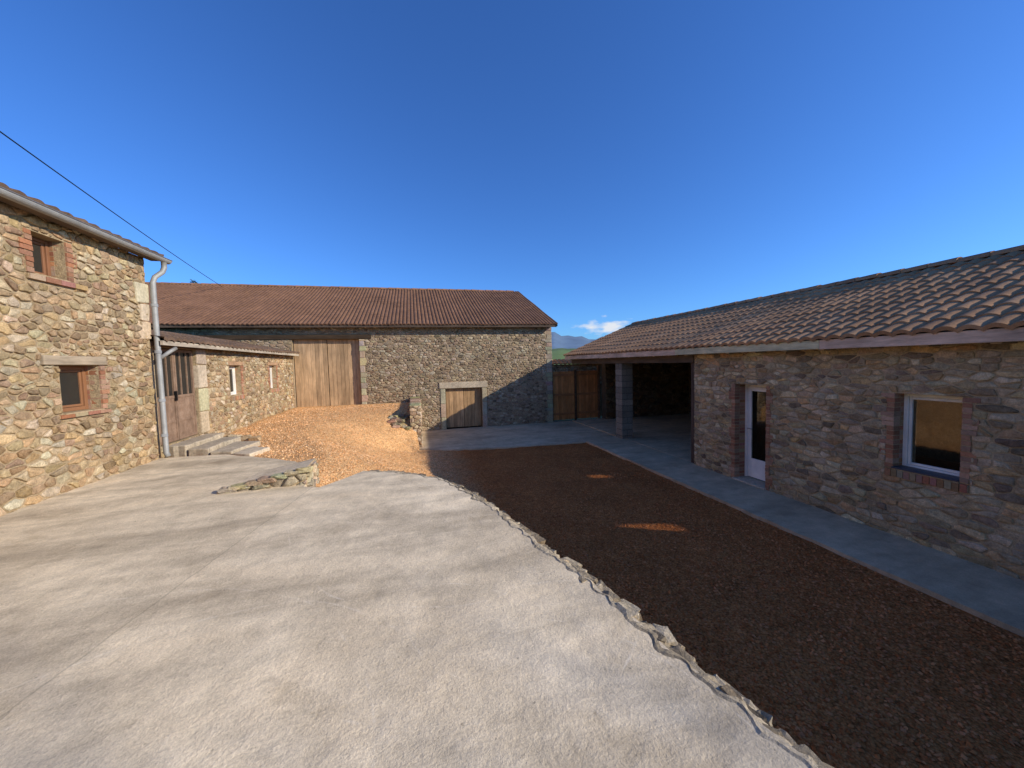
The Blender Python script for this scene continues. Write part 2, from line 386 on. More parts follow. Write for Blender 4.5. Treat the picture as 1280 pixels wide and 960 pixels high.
def window(F,o,rec,parent,col,fw=.06,name='window',clear=False):
    u0,u1,z0,z1=o; g=MB()
    if clear: g.face([F(u0+fw*.6,z0+fw*.6,-rec-.025),F(u1-fw*.6,z0+fw*.6,-rec-.025),F(u1-fw*.6,z1-fw*.6,-rec-.025),F(u0+fw*.6,z1-fw*.6,-rec-.025)])
    else: g.fbox(F,u0+fw*.6,u1-fw*.6,z0+fw*.6,z1-fw*.6,-rec-.03,-rec-.022,0)
    w=g.build(name,[M['clear' if clear else 'glass']],parent)
    f=MB()
    f.fbox(F,u0+.004,u0+fw,z0+.004,z1-.004,-rec-.06,-rec+.01,0,col); f.fbox(F,u1-fw,u1-.004,z0+.004,z1-.004,-rec-.06,-rec+.01,0,col)
    f.fbox(F,u0+fw,u1-fw,z0+.006,z0+fw,-rec-.058,-rec+.008,0,col); f.fbox(F,u0+fw,u1-fw,z1-fw,z1-.006,-rec-.058,-rec+.008,0,col)
    i=.035
    f.fbox(F,u0+fw+.003,u0+fw+i,z0+fw+.003,z1-fw-.003,-rec-.04,-rec-.006,0,col); f.fbox(F,u1-fw-i,u1-fw-.003,z0+fw+.003,z1-fw-.003,-rec-.04,-rec-.006,0,col)
    f.fbox(F,u0+fw+i,u1-fw-i,z0+fw+.004,z0+fw+i,-rec-.039,-rec-.007,0,col); f.fbox(F,u0+fw+i,u1-fw-i,z1-fw-i,z1-fw-.004,-rec-.039,-rec-.007,0,col)
    fo=f.build('frame',[M['paint']],None,.004); fo.parent=w
    if not clear:
        b=MB(); b.fbox(F,u0,u1,z0,z1,-rec-.20,-rec-.19,0); bo=b.build('dark_room_backing',[M['dark']],None); bo.parent=w  # near-black sheet paints the dark of the room behind the glass
    return w
def planks(F,u0,u1,z0,z1,d,w,col,seed,name,parent,mat='wood',var=.2,th=.03):
    rnd=random.Random(seed); mb=MB(); n=round((u1-u0)/w); w=(u1-u0)/n
    for i in range(n):
        f=1+rnd.uniform(-var,var)
        mb.fbox(F,u0+i*w+.003,u0+(i+1)*w-.003,z0+rnd.uniform(0,.015),z1,d-th+rnd.uniform(-.003,.003),d+rnd.uniform(-.003,.004),0,tuple(x*f for x in col))
    mb.fbox(F,u0,u1,z0+.02,z1,d-th-.03,d-th-.005,0,tuple(x*.3 for x in col))
    return mb.build(name,[M[mat]],parent,.003)

# ------------------------------------------------------------------ roof tiles
def tiled(name,P,A,Svec,L,SL,mat,parent,per=.205,row=.34,amp=.032,step=.022,seed=1,sag=0,jit=.004,holes=()):
    P=Vector(P); A=Vector(A).normalized(); Sv=Vector(Svec).normalized(); N=A.cross(Sv)
    if N.z<0: N=-N
    rnd=np.random.RandomState(seed)
    nc=int(L/per); per=L/nc; nr=max(1,int(SL/row)); row=SL/nr
    kk=8; prof=[]
    for j in range(kk):
        x=j/kk; prof.append((abs(math.cos(math.pi*x))**.75)*1.0)
    na=nc*kk+1
    a=np.arange(na)/kk
    base=np.array([prof[i%kk] for i in range(na)])*amp*1.5
    rows=[(0.0,0.0,-.025,0)]
    for r in range(nr):
        rows.append((r+0.0,r+.001,1.0,r)); rows.append((r+.5,r+.5,.55,r)); rows.append((r+.999,r+.998,.12,r))
    V=[]
    tj=rnd.uniform(-jit,jit,(nr+1,nc+1)); rj=rnd.uniform(-.008,.008,(nr+1,nc+1))
    ci=np.minimum(np.floor(a+.0001).astype(int),nc)
    for (pos,uvv,hh,r) in rows:
        s=pos*row
        off=base+ (hh*step if hh>=0 else -.03)+tj[r,ci]
        sl=s+(rj[r,ci] if hh in(1.0,-.025) else 0)
        sg=-sag*np.sin(np.pi*np.clip(a/nc,0,1))*(math.sin(math.pi*min(1,s/SL))*.6+.4)
        sg=sg+.010*np.sin(a*.31+r*.7)*np.sin(a*.113+1)
        X=P.x+A.x*a*per+Sv.x*sl+N.x*off; Y=P.y+A.y*a*per+Sv.y*sl+N.y*off; Z=P.z+A.z*a*per+Sv.z*sl+N.z*off+sg
        V.append(np.stack([X,Y,Z],1))
    R=len(rows); V=np.concatenate(V)
    faces=[]; keep=[]
    for r in range(R-1):
        b=r*na
        for i in range(na-1):
            if holes:
                cx=(V[b+i][0]+V[b+na+i+1][0])/2; cy=(V[b+i][1]+V[b+na+i+1][1])/2
                if any(h[0]<cx<h[1] and h[2]<cy<h[3] for h in holes): keep.append(False); continue
            keep.append(True)
            faces.append((b+i,b+i+1,b+na+i+1,b+na+i))
    me=bpy.data.meshes.new(name); me.from_pydata(V.tolist(),[],faces); me.materials.append(mat)
    uvl=me.uv_layers.new(name='UV')
    r_i=np.repeat(np.array([rows[r+1][3] for r in range(R-1)]),na-1)
    c_i=np.tile(np.floor((np.arange(na-1)+.5)/kk+.5),R-1)
    uvf=np.stack([c_i+.5,r_i+.5],1)[np.array(keep)]; uvl.data.foreach_set('uv',np.repeat(uvf,4,axis=0).astype(np.float32).ravel())
    me.polygons.foreach_set('use_smooth',[True]*len(faces))
    me.update()
    o=bpy.data.objects.new(name,me); COL.objects.link(o); par(o,parent)
    try: me.set_sharp_from_angle(angle=math.radians(50))
    except Exception: pass
    return o
def ridge_caps(P,A,L,r,parent,mat,seed=1,tl=.4):
    rnd=random.Random(seed); P=Vector(P);A=Vector(A).normalized(); B=ZAX.cross(A)
    V=[];Fc=[];UV=[]; n=int(L/tl); seg=8
    for i in range(n):
        b0=len(V); j=rnd.uniform(-.006,.006)
        for (s,rr,th) in ((0,r*1.12,0),(tl*1.05,r*.95,0),(0,r*1.12-.02,1)):
            for k in range(seg+1):
                an=math.pi*k/seg
                V.append(tuple(P+A*(i*tl+s)+B*math.cos(an)*rr+ZAX*(math.sin(an)*rr*.8+j)))
        for k in range(seg):
            Fc.append((b0+k,b0+k+1,b0+seg+1+k+1,b0+seg+1+k)); Fc.append((b0+k,b0+k+1,b0+2*(seg+1)+k+1,b0+2*(seg+1)+k))
            UV+=[(i+.5,-3.5)]*8
    me=bpy.data.meshes.new('ridge_tiles'); me.from_pydata(V,[],Fc); me.materials.append(mat); uvl=me.uv_layers.new(name='UV')
    uvl.data.foreach_set('uv',np.array(UV,dtype=np.float32).ravel()); me.polygons.foreach_set('use_smooth',[True]*len(Fc))
    o=bpy.data.objects.new('ridge_tiles',me); COL.objects.link(o); par(o,parent); return o

PAL_L=[(.44,.305,.165),(.49,.36,.21),(.38,.255,.14),(.52,.41,.26),(.29,.20,.12),(.44,.295,.16),(.40,.295,.18),(.53,.44,.30),(.34,.23,.14)]
PAL_B=[(.34,.245,.15),(.40,.305,.195),(.29,.205,.128),(.43,.35,.245),(.21,.155,.10),(.37,.28,.18),(.33,.255,.17)]
PAL_R=[(.50,.355,.195),(.57,.42,.245),(.41,.29,.165),(.60,.475,.30),(.27,.195,.125),(.52,.385,.23),(.54,.34,.165),(.45,.345,.22)]
PAL_SHADE=[tuple(x*.27 for x in c) for c in PAL_R]  # outbuilding stones darkened, carport shade painted into its inner walls
CUT=[(.46,.37,.25),(.52,.42,.28),(.42,.34,.24)]
YG=-2.64; TZ=-1.47

# ================================================================== RIGHT OUTBUILDING + CARPORT
RB=thing('stone_outbuilding',(9.5,2,YG),'long low rubble stone outbuilding with tiled roof beside the gravel yard','building')
F=frame((6.53,7.70,0),(-1,0,0))
W=13.7
door=(7.70-6.50,7.70-5.77,-2.55,-.56)
win=(7.70-3.77,7.70-3.09,-1.63,-.56)
mb=MB(); backing(mb,F,W,YG-.1,.16,[(door[0],door[1],YG-.1+.05,door[3]),win],.45)
rubble(mb,F,W,YG-.1,.16,.225,.085,11,[(door[0]-.09,door[1]+.09,YG-.2,door[3]+.0),(win[0]-.09,win[1]+.09,win[2]-.11,win[3]+.0),(9.5,W+1,-4,2)],PAL_R,.018,.017,vj=.16,var=(.7,1.2))
o=mb.build('wall',[M['mortar_grey'],M['stone']],RB)
F2=frame((12.4,7.72,0),(0,1,0))
mb=MB(); backing(mb,F2,5.86,YG-.1,.20,[],.4); rubble(mb,F2,5.84,YG-.1,.2,.3,.17,12,[],PAL_SHADE); mb.build('partition_wall',[M['mortar_shaded'],M['stone']],RB)
F3=frame((12.4,15.0,0),(-1,0,0))
mb=MB(); backing(mb,F3,21,YG-.1,.25,[],.4); rubble(mb,F3,7.2,YG-.1,.2,.32,.18,13,[],PAL_SHADE); mb.build('back_wall',[M['mortar_shaded'],M['stone']],RB)
mb=MB(); mb.box((6.55,-6,YG-.1),(12.7,-5.6,.15),0); mb.build('end_wall',[M['mortar_grey']],RB)
mb=MB(); mb.box((12.30,-5.55,YG),(12.38,7.25,.18),0,(.15,.115,.08)); mb.build('inner_plaster',[M['cutstone']],RB)
mb=MB(); mb.box((7.0,-5.55,YG-.06),(12.28,7.25,YG+.03),0,(.12,.085,.06)); mb.build('room_floor',[M['wood']],RB)
F4=frame((8.10,15.02,0),(0,-1,0))
mb=MB(); backing(mb,F4,4.6,YG-.1,.20,[],.35); rubble(mb,F4,4.3,YG-.1,.2,.3,.17,14,[],PAL_SHADE)
mb.face([(6.3,15.04,.20),(12.6,15.04,.20),(9.5,15.04,1.48)],0); mb.build('gable_wall',[M['mortar_shaded'],M['stone']],RB)
sl=.4; ln=math.hypot(1,sl)
tiled('roof',(6.18,-6.2,.25),(0,1,0),(1,0,sl),21.3,3.32*ln,M['tile_grey'],RB,per=.205,row=.34,amp=.030,step=.022,seed=3,sag=.01,jit=.002)
HL=[(10.62,11.12,.58,1.16),(11.0,11.30,3.62,3.92)]   # unseen openings added in the rear slope to throw sun patches
tiled('rear_roof',(12.82,-6.2,.25),(0,1,0),(-1,0,sl),21.3,3.32*ln,M['tile_grey'],RB,per=.25,row=.3,seed=4,holes=HL)
ridge_caps((9.5,-6.2,.25+3.32*sl+.01),(0,1,0),21.3,.11,RB,M['tile_grey'],5)
mb=MB()
mb.face([(6.22,-6.15,.225),(6.22,15.06,.225),(9.5,15.06,.225+3.28*sl),(9.5,-6.15,.225+3.28*sl)],0,(.20,.14,.09))
mb.face([(6.25,-6.1,.205),(6.25,15.0,.205),(9.5,15.0,.205+3.25*sl-.02),(9.5,-6.1,.205+3.25*sl-.02)],0,(.09,.065,.045))
xs=sorted([9.5,12.78]+[h[0] for h in HL]+[h[1] for h in HL]); ys_=sorted([-6.15,15.06]+[h[2] for h in HL]+[h[3] for h in HL])
zr=lambda x: .225+(12.78-x)*sl
for i in range(len(xs)-1):
    for j in range(len(ys_)-1):
        cx=(xs[i]+xs[i+1])/2; cy=(ys_[j]+ys_[j+1])/2
        if any(h[0]<cx<h[1] and h[2]<cy<h[3] for h in HL): continue
        mb.face([(xs[i],ys_[j],zr(xs[i])),(xs[i+1],ys_[j],zr(xs[i+1])),(xs[i+1],ys_[j+1],zr(xs[i+1])),(xs[i],ys_[j+1],zr(xs[i]))],0,(.16,.12,.08))
mb.build('roof_deck',[M['woodh']],RB)
for h in HL:
    g=MB(); g.face([(h[0],h[2],zr(h[0])+.02),(h[1],h[2],zr(h[1])+.02),(h[1],h[3],zr(h[1])+.02),(h[0],h[3],zr(h[0])+.02)]); g.build('added_rooflight',[M['clear']],RB)
mb=MB(); rnd=random.Random(5)
y=-6.1
while y<15.0:
    l=min(rnd.uniform(3,4.5),15.05-y); mb.box((6.205,y,.095+rnd.uniform(-.004,.004)),(6.245+rnd.uniform(0,.005),y+l-.006,.240),0,tuple(x*rnd.uniform(.9,1.08) for x in (.66,.50,.33))); y+=l
y=-6
while y<15:
    mb.box((6.262,y,.075),(6.72,y+.09,.16),0,(.40,.29,.18)); y+=.62
mb.build('fascia_board',[M['woodh']],RB,.004)
mb=MB(); mb.box((6.50,7.72,-.10),(6.76,15.0,.10),0,(.13,.09,.06)); mb.build('carport_beam',[M['woodh']],RB,.01)
PL=MB(); rnd=random.Random(8); z=YG-.05; k=0
while z<-.12:
    h=.2
    g=rnd.uniform(.7,1.1); zt_=min(z+h,-.10)-.010
    if k%2: PL.box((6.52,11.0,z+.010),(6.70,11.4,zt_),0,(.28*g,.235*g,.18*g),.003,rnd); PL.box((6.72,11.0,z+.010),(6.92,11.4,zt_),0,(.26*g,.22*g,.17*g),.003,rnd)
    else: PL.box((6.52,11.0,z+.010),(6.92,11.19,zt_),0,(.28*g,.235*g,.18*g),.003,rnd); PL.box((6.52,11.21,z+.010),(6.92,11.4,zt_),0,(.26*g,.22*g,.17*g),.003,rnd)
    z+=h;k+=1
PL.box((6.532,11.012,YG-.05),(6.908,11.388,-.102),0,(.14,.12,.09))
PL.build('pillar',[M['block']],RB,.006)
mb=MB(); mb.box((6.56,7.705,YG-.02),(6.70,7.86,-.101),0,(.10,.065,.045)); mb.build('post',[M['wood']],RB,.006)
brick_surround(F,door,.25,RB,21,zb=YG-.05,sill=0)
bs=brick_surround(F,win,.22,RB,22)
window(F,win,.18,RB,(.84,.80,.72),.055,clear=True)
mb=MB(); mb.fbox(F,win[0]+.003,win[1]-.003,win[2]+.006,win[2]+.03,-.17,.045,0,(.05,.055,.07)); mb.build('window_sill',[M['paint']],RB,.003)
u0,u1,z0,z1=door; d=-.25
mb=MB(); wc=(.84,.80,.73)
mb.fbox(F,u0+.003,u0+.06,z0,z1-.003,d-.06,d,0,wc); mb.fbox(F,u1-.06,u1-.003,z0,z1-.003,d-.06,d,0,wc); mb.fbox(F,u0+.06,u1-.06,z1-.06,z1-.005,d-.058,d-.002,0,wc)
mb.fbox(F,u0+.063,u0+.15,z0+.02,z1-.063,d-.045,d-.012,0,wc); mb.fbox(F,u1-.15,u1-.063,z0+.02,z1-.063,d-.045,d-.012,0,wc)
mb.fbox(F,u0+.15,u1-.15,z0+.02,z0+.42,d-.044,d-.013,0,wc); mb.fbox(F,u0+.19,u1-.19,z0+.08,z0+.36,d-.04,d-.006,0,wc)
mb.fbox(F,u0+.15,u1-.15,z1-.15,z1-.064,d-.044,d-.013,0,wc)
dr=mb.build('door',[M['paint']],RB,.004)
g=MB(); g.face([F(u0+.14,z0+.41,d-.027),F(u1-.14,z0+.41,d-.027),F(u1-.14,z1-.14,d-.027),F(u0+.14,z1-.14,d-.027)]); gg=g.build('door_glass',[M['clear']]); gg.parent=dr
g=MB(); a=F(u0+.10,-1.5,d+.04); b=F(u0+.22,-1.5,d+.04); g.tube([F(u0+.10,-1.5,d-.01),a,b],[.009]*3,8,0,(.6,.6,.6)); hh=g.build('handle',[M['zinc']]); hh.parent=dr
mb=MB(); mb.fbox(F,u0-.02,u1+.02,YG-.05,-2.552,-.32,.06,0,(.46,.38,.27)); mb.build('threshold',[M['cutstone']],RB,.01)

# ================================================================== BARN
BA=thing('stone_barn',(0,20,YG),'large rubble stone barn with red tiled roof and wooden doors','building')
XL=-14.0
F=frame((XL,15.35,0),(0,-1,0)); bx=lambda x:x-XL
W=bx(5.73)
bd=(bx(-4.33),bx(-2.03),-1.50,1.07); sd=(bx(1.14),bx(2.63),YG-.1,-.96)
mb=MB(); backing(mb,F,W,YG-.15,1.62,[bd,(sd[0],sd[1],YG-.1,sd[3])],.5)
excl=[(bd[0]-.02,bd[1]+.22,-1.7,bd[3]),(0,bd[1]+.5,bd[3],bd[3]+.2),(sd[0]-.22,sd[1]+.22,-4,sd[3]+.24),(0,bx(-4.8),-4,-.2),(W-.26,W,-4,2),(-1,bx(-9),-4,2)]
rubble(mb,F,W,YG-.15,1.58,.17,.088,31,excl,PAL_B,.018,.017)
mb.build('wall',[M['mortar_warm'],M['stone']],BA)
mb=MB(); rnd=random.Random(33)
mb.box((5.25,15.40,YG-.1),(5.70,27,1.5),0); mb.box((XL,15.86,YG-.1),(XL+.5,27,1.5),0); mb.box((XL+.51,26.6,YG-.1),(5.24,27,1.5),0)
mb.face([(5.68,15.5,1.5),(5.68,27,1.5),(5.68,21.2,3.95)],0); mb.build('side_wall',[M['mortar_warm']],BA)
q=MB(); z=YG-.1; k=0
while z<1.5:
    h=rnd.uniform(.14,.24); w=.32 if k%2 else .22; w*=rnd.uniform(.9,1.1); c=tuple(x*rnd.uniform(.7,.92) for x in rnd.choice(CUT))
    q.fbox(F,W-w,W+.012,z+.008,min(z+h,1.5)-.006,-(.24 if k%2 else .42),.014+rnd.uniform(0,.008),0,c,.010,rnd); z+=h;k+=1
q.build('corner_quoins',[M['cutstone']],BA,.012)
q=MB(); z=-1.55;k=0
while z<1.05:
    h=rnd.uniform(.18,.30); w=.24 if k%2 else .17; c=tuple(x*rnd.uniform(.8,1.05) for x in rnd.choice(CUT))
    q.fbox(F,bd[1]+.004,bd[1]+w,z+.006,min(z+h,1.06)-.006,-.3,.016+rnd.uniform(0,.008),0,c,.010,rnd); z+=h;k+=1
q.build('door_quoins',[M['cutstone']],BA,.012)
q=MB()
for s in (0,1):
    z=YG-.1
    for h in (.62,.55,.60):
        a,b=(sd[0]-.2,sd[0]-.003) if s==0 else (sd[1]+.003,sd[1]+.2)
        zt=min(z+h,sd[3]); q.fbox(F,a,b,z+.004,zt-.004,-.25,.032+rnd.uniform(0,.01),0,tuple(x*rnd.uniform(.85,1.05) for x in CUT[0]),.004,rnd); z+=h
q.fbox(F,sd[0]-.24,sd[1]+.24,sd[3]+.004,sd[3]+.25,-.25,.042,0,(.52,.42,.29),.006,rnd)
q.build('small_door_surround',[M['cutstone']],BA,.015)
q=MB(); q.fbox(F,5,bd[1]+.45,bd[3]+.006,bd[3]+.17,-.3,.045,0,(.06,.04,.025)); q.build('lintel_beam',[M['woodh']],BA,.01)
p=planks(F,bd[0]+.02,(bd[0]+bd[1])/2-.01,-1.46,bd[3]-.01,-.14,.135,(.47,.31,.17),41,'barn_door',BA,var=.2)
p=planks(F,(bd[0]+bd[1])/2+.01,bd[1]-.02,-1.46,bd[3]-.01,-.155,.135,(.45,.295,.16),42,'barn_door',BA,var=.2)
p=planks(F,sd[0]+.02,(sd[0]+sd[1])/2-.006,YG+.06,sd[3]-.01,-.12,.15,(.46,.28,.14),43,'small_door',BA,var=.25)
p=planks(F,(sd[0]+sd[1])/2+.006,sd[1]-.02,YG+.06,sd[3]-.01,-.125,.15,(.43,.26,.125),44,'small_door',BA,var=.25)
g=MB(); g.fbox(F,sd[0],sd[1],YG-.1,sd[3]+.1,-.6,-.58,0); g.build('small_door_backing',[M['dark']],BA)
g=MB(); g.fbox(F,bd[0],bd[1],-1.6,1.2,-.6,-.58,0); g.build('barn_door_backing',[M['dark']],BA)
sl=.41; ln=math.hypot(1,sl); run=6.05; BL=5.9-XL
tiled('roof',(XL,15.00,1.60),(1,0,0),(0,1,sl),BL,run*ln,M['tile_barn'],BA,per=.145,row=.34,amp=.022,step=.006,seed=7,sag=.05,jit=.001)
tiled('rear_roof',(XL,27.15,1.60),(1,0,0),(0,-1,sl),BL,run*ln,M['tile_barn'],BA,per=.4,row=.7,seed=8)
ridge_caps((XL,21.07,1.60+run*sl-.02),(1,0,0),BL,.11,BA,M['tile_barn'],6)
mb=MB()
mb.face([(XL,15.05,1.575),(5.86,15.05,1.575),(5.86,21.08,1.575+6.01*sl),(XL,21.08,1.575+6.01*sl)],0,(.10,.07,.045))
mb.face([(XL,27.1,1.575),(5.86,27.1,1.575),(5.86,21.1,1.575+6.01*sl),(XL,21.1,1.575+6.01*sl)],0,(.14,.10,.07))
x=-9.1
while x<5.8:
    mb.box((x,15.06,1.47),(x+.08,15.4,1.565),0,(.12,.085,.06)); x+=.5
mb.box((XL,15.035,1.48),(5.86,15.055,1.585),0,(.10,.07,.05))
mb.build('roof_timbers',[M['woodh']],BA)
mb=MB(); 
P=[(5.862,15.00,1.50),(5.862,21.05,1.50+6.05*sl),(5.862,21.05,1.60+6.05*sl),(5.862,15.00,1.60)]
mb.face(P,0,(.10,.07,.05)); mb.face([(x+.03,y,z) for x,y,z in P],0,(.10,.07,.05)); mb.build('verge_board',[M['woodh']],BA)

# ================================================================== LEFT WING
WG=thing('stone_annex',(-5.5,11,TZ),'low rubble stone annex with lean-to tiled roof and rusty door','building')
F=frame((-4.35,7.68,0),(1,0,0)); wy=lambda y:y-7.68
W=7.66
dd=(wy(7.82),wy(9.10),-1.30,.44); w1=(wy(10.50),wy(11.10),-.62,.12); w2=(wy(13.05),wy(13.65),-.60,.12)
mb=MB(); backing(mb,F,W,-1.8,.50,[dd,w1,w2],.4)
rubble(mb,F,W,-1.8,.48,.16,.085,51,[(0,dd[0],-2,1),(dd[0]-.02,dd[1]+.32,-1.3,.5),(w1[0]-.08,w1[1]+.09,w1[2]-.1,w1[3]+.1),(w2[0]-.09,w2[1]+.09,w2[2]-.1,w2[3]+.1)],PAL_L,.018,.017)
mb.build('wall',[M['mortar_left'],M['stone']],WG)
q=MB(); z=-1.3;k=0
while z<.42:
    h=rnd.uniform(.3,.5); w=.3; c=tuple(x*rnd.uniform(.85,1.05) for x in rnd.choice(CUT)); q.fbox(F,dd[1]+.004,dd[1]+w+rnd.uniform(0,.05),z+.006,min(z+h,.46)-.006,-.3,.026+rnd.uniform(0,.012),0,c,.008,rnd); z+=h
q.build('quoins',[M['cutstone']],WG,.018)
for i,w in enumerate((w1,w2)):
    brick_surround(F,w,.16,WG,60+i,left=(i==1)); window(F,w,.13,WG,(.74,.69,.60),.05)
    l=MB(); l.fbox(F,w[0]-.10,w[1]+.14,w[3]+.004,w[3]+.10,-.16,.022,0,(.42,.26,.15)); l.build('lintel',[M['cutstone']],WG,.01)
mb=MB(); u0,u1,z0,z1=dd; d=-.06; zm=z0+.86; m=(u0+u1)/2
for a,b in ((u0+.02,m-.006),(m+.006,u1-.02)):
    mb.fbox(F,a,b,z0+.01,zm,d-.03,d,0)
    for x in (a,b-.045): mb.fbox(F,x+.001,x+.044,z0+.012,z1-.02,d-.028,d+.014,0)
    for zz in (z0+.012,zm-.05,z1-.065): mb.fbox(F,a+.045,b-.045,zz,zz+.05,d-.027,d+.012,0)
    nb=3
    for i in range(1,nb): 
        x=a+(b-a)*i/nb; mb.fbox(F,x-.009,x+.009,zm+.001,z1-.066,d-.02,d+.006,0)
    mb.fbox(F,a+.046,b-.046,z0+.35,z0+.385,d,d+.008,0)
dm=mb.build('rusty_door',[M['rust']],WG,.003)
g=MB(); g.fbox(F,u0+.03,u1-.03,zm,z1-.02,d-.024,d-.018,0); gg=g.build('door_glass',[M['glass']]); gg.parent=dm
g=MB(); g.fbox(F,m-.06,m-.03,z0+.76,z0+.94,d+.014,d+.05,0); gg=g.build('handle',[M['blackmetal']]); gg.parent=dm
g=MB(); g.fbox(F,u0-.1,u1+.1,z0,z1+.05,-.55,-.53,0); g.build('interior_backing',[M['dark']],WG)
mb=MB(); mb.fbox(F,0,dd[1]+.35,.445,.54,-.2,.05,0,(.17,.11,.07)); mb.build('door_lintel',[M['woodh']],WG,.01)
sl=.22; ln=math.hypot(1,sl)
tiled('roof',(-4.08,7.62,.545),(0,1,0),(-1,0,sl),7.7,2.3*ln,M['tile_dark'],WG,per=.20,row=.33,amp=.026,step=.02,seed=9,sag=.03)
mb=MB(); mb.face([(-4.12,7.64,.52),(-4.12,15.3,.52),(-6.4,15.3,.52+2.28*sl),(-6.4,7.64,.52+2.28*sl)],0,(.13,.09,.06))
mb.box((-4.14,7.63,.46),(-4.10,15.3,.535),0,(.42,.35,.26)); mb.build('roof_timbers',[M['woodh']],WG)
mb=MB(); mb.box((-6.6,7.7,-1.9),(-6.3,15.3,.98),0); mb.build('rear_wall',[M['mortar_warm']],WG)

# ================================================================== LEFT HOUSE
HO=thing('stone_house',(-6,3,TZ),'two storey rubble stone house with brick trimmed windows on the terrace','house')
F=frame((-4.30,-4.0,0),(1,0,0)); hy=lambda y:y+4.0
W=hy(7.66)
u1w=(hy(5.72),hy(6.18),1.20,1.70); l1w=(hy(5.95),hy(6.55),-.49,.12)
mb=MB(); backing(mb,F,W,-1.8,1.90,[u1w,l1w],.45)
rubble(mb,F,W,-1.8,1.90,.165,.085,71,[(u1w[0]-.09,u1w[1]+.09,u1w[2]-.11,u1w[3]+.02),(l1w[0]-.02,l1w[1]+.09,l1w[2]-.08,l1w[3]),(l1w[0]-.25,l1w[1]+.1,l1w[3],l1w[3]+.11),(W-.02,W,-2,2),(-1,hy(1.6),-4,4)],PAL_L,.017,.020,wob=.014,var=(.74,1.2))
mb.build('wall',[M['mortar_left'],M['stone']],HO)
rnd=random.Random(77)
q=MB()
for (z,h,w) in ((.55,.30,.26),(.86,.27,.20),(1.14,.32,.28)):
    q.fbox(F,W-w,W+.01,z,z+h,-.3,.03,0,tuple(x*rnd.uniform(.9,1.1) for x in (.54,.44,.29)),.014,rnd)
q.build('quoins',[M['cutstone']],HO,.02)
brick_surround(F,u1w,.2,HO,81,proud=.024,sill=.06); brick_surround(F,l1w,.18,HO,82,left=False,proud=.024,sill=.045)
window(F,u1w,.16,HO,(.26,.12,.06),.045); window(F,l1w,.15,HO,(.28,.13,.06),.055)
mb=MB(); mb.fbox(F,l1w[0]-.24,l1w[1]+.1,l1w[3]+.004,l1w[3]+.12,-.18,.045,0,(.36,.28,.19)); mb.build('wooden_lintel',[M['woodh']],HO,.012)
mb=MB(); mb.box((-8.5,7.2,-1.8),(-4.75,7.6,1.9),0); mb.box((-8.6,-4,-1.8),(-8.2,7.2,1.9),0); mb.face([(-4.33,7.62,1.84),(-8.5,7.62,1.84),(-6.4,7.62,2.45)],0); mb.build('gable_wall',[M['mortar_warm']],HO)
sl=.3; ln=math.hypot(1,sl)
tiled('roof',(-4.10,-4.2,1.95),(0,1,0),(-1,0,sl),12.0,2.4*ln,M['tile_dark'],HO,per=.2,row=.34,amp=.028,step=.02,seed=10,sag=0)
tiled('rear_roof',(-8.90,-4.2,1.95),(0,1,0),(1,0,sl),12.0,2.4*ln,M['tile_dark'],HO,per=.3,row=.6,seed=15)
mb=MB(); mb.face([(-4.14,-4.15,1.93),(-4.14,7.78,1.93),(-6.48,7.78,1.93+2.34*sl),(-6.48,-4.15,1.93+2.34*sl)],0,(.14,.10,.07))
mb.box((-4.26,-4.15,1.885),(-4.13,7.78,1.925),0,(.14,.10,.07)); mb.build('roof_timbers',[M['woodh']],HO)
ys=[-4.2,7.90]; seg=10; g=MB(); gx,gz=-4.08,1.925
for i in range(seg):
    a0=math.pi+math.pi*i/seg; a1=math.pi+math.pi*(i+1)/seg
    for r in (.060,.056):
        g.face([(gx+math.cos(a0)*r,ys[0],gz+math.sin(a0)*r),(gx+math.cos(a1)*r,ys[0],gz+math.sin(a1)*r),(gx+math.cos(a1)*r,ys[1],gz+math.sin(a1)*r),(gx+math.cos(a0)*r,ys[1],gz+math.sin(a0)*r)],0,(1,1,1),True)
g.tube([(gx+.06,ys[0],gz+.003),(gx+.06,ys[1],gz+.003)],[.008]*2,8)
g.face([(gx+math.cos(math.pi+math.pi*i/seg)*.06,7.90,gz+math.sin(math.pi+math.pi*i/seg)*.06) for i in range(seg+1)])
g.build('gutter',[M['zinc']],HO)
g=MB()
g.tube([(gx,7.78,1.87),(gx,7.78,1.78),(-4.10,7.76,1.70),(-4.18,7.70,1.60),(-4.20,7.67,1.50),(-4.20,7.67,.2),(-4.20,7.68,-1.38),(-4.17,7.68,-1.45)],[.040]*8,12)
for z in (1.1,.32,-.5,-1.1): g.tube([(-4.20,7.67,z),(-4.20,7.67,z+.05)],[.048]*2,12)
g.tube([(-4.02,7.84,.42),(-4.08,7.78,.36),(-4.2,7.67,.22)],[.032]*3,10)
g.build('downpipe',[M['zinc']],HO)

